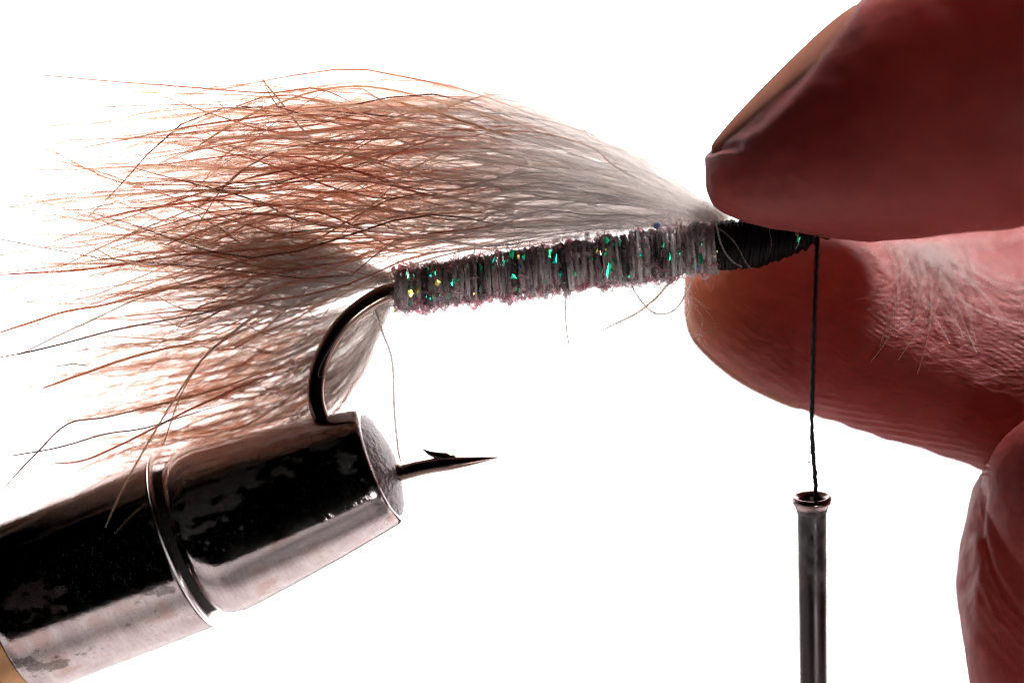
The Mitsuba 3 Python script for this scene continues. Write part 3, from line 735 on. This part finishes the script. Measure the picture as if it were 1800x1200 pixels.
def nail(stations, s0, s1, a0, a1, lift, thick, ns=60, na=50):
    v = loft(stations, ns=400, na=720)
    i = np.linspace(s0 * 399, s1 * 399, ns).astype(int)
    a = np.linspace(a0, a1, na)
    j = np.round(a * 2).astype(int) % 720
    g = v[i][:, j]
    nrm = np.cross(np.gradient(g, axis=0), np.gradient(g, axis=1))
    nrm /= np.linalg.norm(nrm, axis=-1, keepdims=True) + 1e-15
    if (nrm * (g - v[i].mean(1, keepdims=True))).sum() < 0:
        nrm = -nrm
    U, A = np.meshgrid(np.linspace(0, 1, ns), np.linspace(-1, 1, na), indexing='ij')
    edge = np.sqrt(np.clip(1 - np.abs(A) ** 8, 0, 1)) * np.sqrt(np.clip(1 - (2 * U - 1) ** 10, 0, 1))
    up = g + nrm * ((lift + 0 * edge) * edge * S - 1.0 * (1 - edge) * S)[..., None]
    dn = g - nrm * (thick * S)
    V = np.vstack([up.reshape(-1, 3), dn.reshape(-1, 3)])
    idx = np.arange(ns * na).reshape(ns, na)
    q = np.stack([idx[:-1, :-1], idx[1:, :-1], idx[1:, 1:], idx[:-1, 1:]], -1).reshape(-1, 4)
    q2 = q[:, ::-1] + ns * na
    rim = np.concatenate([idx[0], idx[1:, -1], idx[-1, -2::-1], idx[-2:0:-1, 0]])
    rn = np.roll(rim, -1)
    q3 = np.stack([rim, rn, rn + ns * na, rim + ns * na], -1)
    q = np.vstack([q, q2, q3])
    m = trimesh.Trimesh(V, np.vstack([q[:, [0, 1, 2]], q[:, [0, 2, 3]]]), process=False)
    m.fix_normals()
    return m


put('hand__fingernail', nail(THUMB, .16, .62, -95, 40, 4.5, 3), 'nail_material', smooth=40, label='thumbnail seen edge on along the upper outline')
put('hand__fingernail', nail(INDEX, .03, .40, 156, 262, 3.0, 3), 'nail_material', smooth=40, label='pale forefinger nail along the lower outline')

# ---------------------------------------------------------------- wisp of fur caught on the forefinger


def on_index(px, py):
    """Depth (m) of the front of the forefinger at a photo pixel."""
    st = spline(np.array([INDEX], float), 400)[0]
    out = np.zeros(len(px))
    A, B = st[:, :2], st[:, 2:4]
    for k in range(len(px)):
        q = np.array([px[k], py[k]])
        ab = B - A
        t = np.einsum('ij,ij->i', q - A, ab) / np.einsum('ij,ij->i', ab, ab)
        e = np.linalg.norm(A + t[:, None] * ab - q, axis=1)
        i = e.argmin()
        h = min(abs(1 - 2 * t[i]), .999)
        out[k] = (st[i, 4] - st[i, 5] * (1 - h**2.08) ** (1 / 2.08) + (1 - 2 * t[i]) * st[i, 7]) * S
    return out


n, K = 210, 14
ang = rng.normal(62, 26, n)
ang[:40] = rng.uniform(5, 30, 40)
ln = rng.gamma(2.4, 38, n)
x0, y0 = rng.normal(1622, 32, n), 420 + np.abs(rng.normal(0, 16, n))
t = np.linspace(0, 1, K)
cur = rng.normal(0, .35, n)
dx = np.cos(np.radians(ang)[:, None] + cur[:, None] * t) * ln[:, None] * t
dy = np.sin(np.radians(ang)[:, None] + cur[:, None] * t) * ln[:, None] * t
X, Y = x0[:, None] + dx + rng.normal(0, 3, n)[:, None] * np.sin(t * 8), y0[:, None] + dy
D = on_index(X.ravel(), Y.ravel()).reshape(X.shape) - (4 + rng.gamma(2, 5, n)[:, None] * np.sin(t * 2.6)) * S
v, f = tubes(W(X, Y, D), rng.uniform(.35, .95, n)[:, None] * S + np.zeros(K), 3)
put('fur_tuft', (v, f), 'hair_material', smooth=True, color=vcol(np.tile(lin('efe4e2'), (n, K, 1)), 3), kind='stuff', label='wisp of fine white fur clinging to the forefinger below the thumb')

# ---------------------------------------------------------------- bobbin and thread
labels['thread_bobbin'] = {'label': 'narrow steel bobbin tube with flared lip standing upright at lower right', 'category': 'bobbin'}
BT, BD = W(1427, 874, 0.0003), W(1431, 1330, 0.0065)
bax = (BD - BT) / np.linalg.norm(BD - BT)
bu = np.cross(bax, [0, 1, 0]); bu /= np.linalg.norm(bu)
bw = np.cross(bax, bu)


def bob(profile, n=64, off=0):
    pr = np.array(profile, float)
    a = np.linspace(0, 2 * np.pi, n, endpoint=False)
    ring = np.cos(a)[:, None] * bu + np.sin(a)[:, None] * bw
    v = BT + bax * (pr[:, 0, None, None] * S) + ring[None] * (pr[:, 1, None, None] * S)
    idx = np.arange(len(pr) * n).reshape(len(pr), n)
    q = np.stack([idx[:-1], idx[1:], np.roll(idx[1:], -1, 1), np.roll(idx[:-1], -1, 1)], -1).reshape(-1, 4)
    m = trimesh.Trimesh(v.reshape(-1, 3), np.vstack([q[:, [0, 1, 2]], q[:, [0, 2, 3]]]), process=False)
    c = m.triangles_center - BT
    rad = c - np.outer(c @ bax, bax)
    return m


tubep = [(18, 29.5), (26, 27)] + [(30 + 20 * i, 26 + .25 * math.sin(i * 1.7) * (i < 12)) for i in range(23)]
m = bob(tubep); put('thread_bobbin__tube', m, {'type': 'twosided', 'bsdf': {'type': 'ref', 'id': 'bobbin_steel'}}, label='dark tube streaked with dried glue', smooth=True)
m = bob([(40, 18), (6, 20), (1, 24), (-2.5, 29), (-2, 33.5), (1.5, 36), (6, 36), (9.5, 34), (14, 31), (18, 29.4)]); put('thread_bobbin__lip', m, {'type': 'twosided', 'bsdf': {'type': 'principled', 'base_color': rgb(.22, .17, .16), 'metallic': 1.0, 'roughness': 0.18}}, smooth=True)

tp = np.array([(1437, 408), (1436, 450), (1433, 520), (1430, 600), (1428, 680), (1427, 745), (1429, 790), (1432, 830), (1434, 868), (1430, 940)], float)
K = 140
q = spline(tp[None], K)[0]
t = np.linspace(0, 1, K)
dd = np.interp(q[:, 1], [400, 440, 560, 760, 870, 940], [-30, -120, -140, -60, 5, 20]) * S
wv = np.where(q[:, 1] > 735, 1.0, 0.25)
labels['tying_thread'] = {'label': 'taut black thread running from the fly head down into the bobbin tube', 'category': 'thread'}
for k in range(3):                                               # three plies twisted together
    a = t * 2 * np.pi * 9 + k * 2 * np.pi / 3
    rad = np.where(q[:, 1] > 735, 1.5, 1.5)
    p = W(q[:, 0] + rad * np.cos(a) + wv * .6 * np.sin(t * 90 + k), q[:, 1], dd + rad * np.sin(a) * S)
    v, f = tubes(p[None], (np.where(q[:, 1] > 735, 2.3, 3.0) * S)[None], 8, caps=True)
    put('tying_thread__ply', (v, f), 'black_thread_material', smooth=True)
n, K = 46, 7
sy = np.concatenate([rng.normal(798, 13, 32), rng.uniform(740, 860, 14)])
sxx = np.interp(sy, [740, 790, 860], [1427, 1429, 1434])
tt = np.linspace(0, 1, K)
aa = rng.uniform(0, 2 * np.pi, n)
l_ = rng.gamma(2, 5, n)
X = sxx[:, None] + (np.cos(aa) * l_ - 3)[:, None] * tt
Y = sy[:, None] + (np.sin(aa) * l_ + 4)[:, None] * tt**1.5
v, f = tubes(W(X, Y, np.interp(sy, [740, 860], [-65, 5])[:, None] * S + np.zeros(K)), np.full((n, K), .6 * S), 3)
put('tying_thread__frayed_fibre', (v, f), 'black_thread_material', smooth=True, kind='stuff')
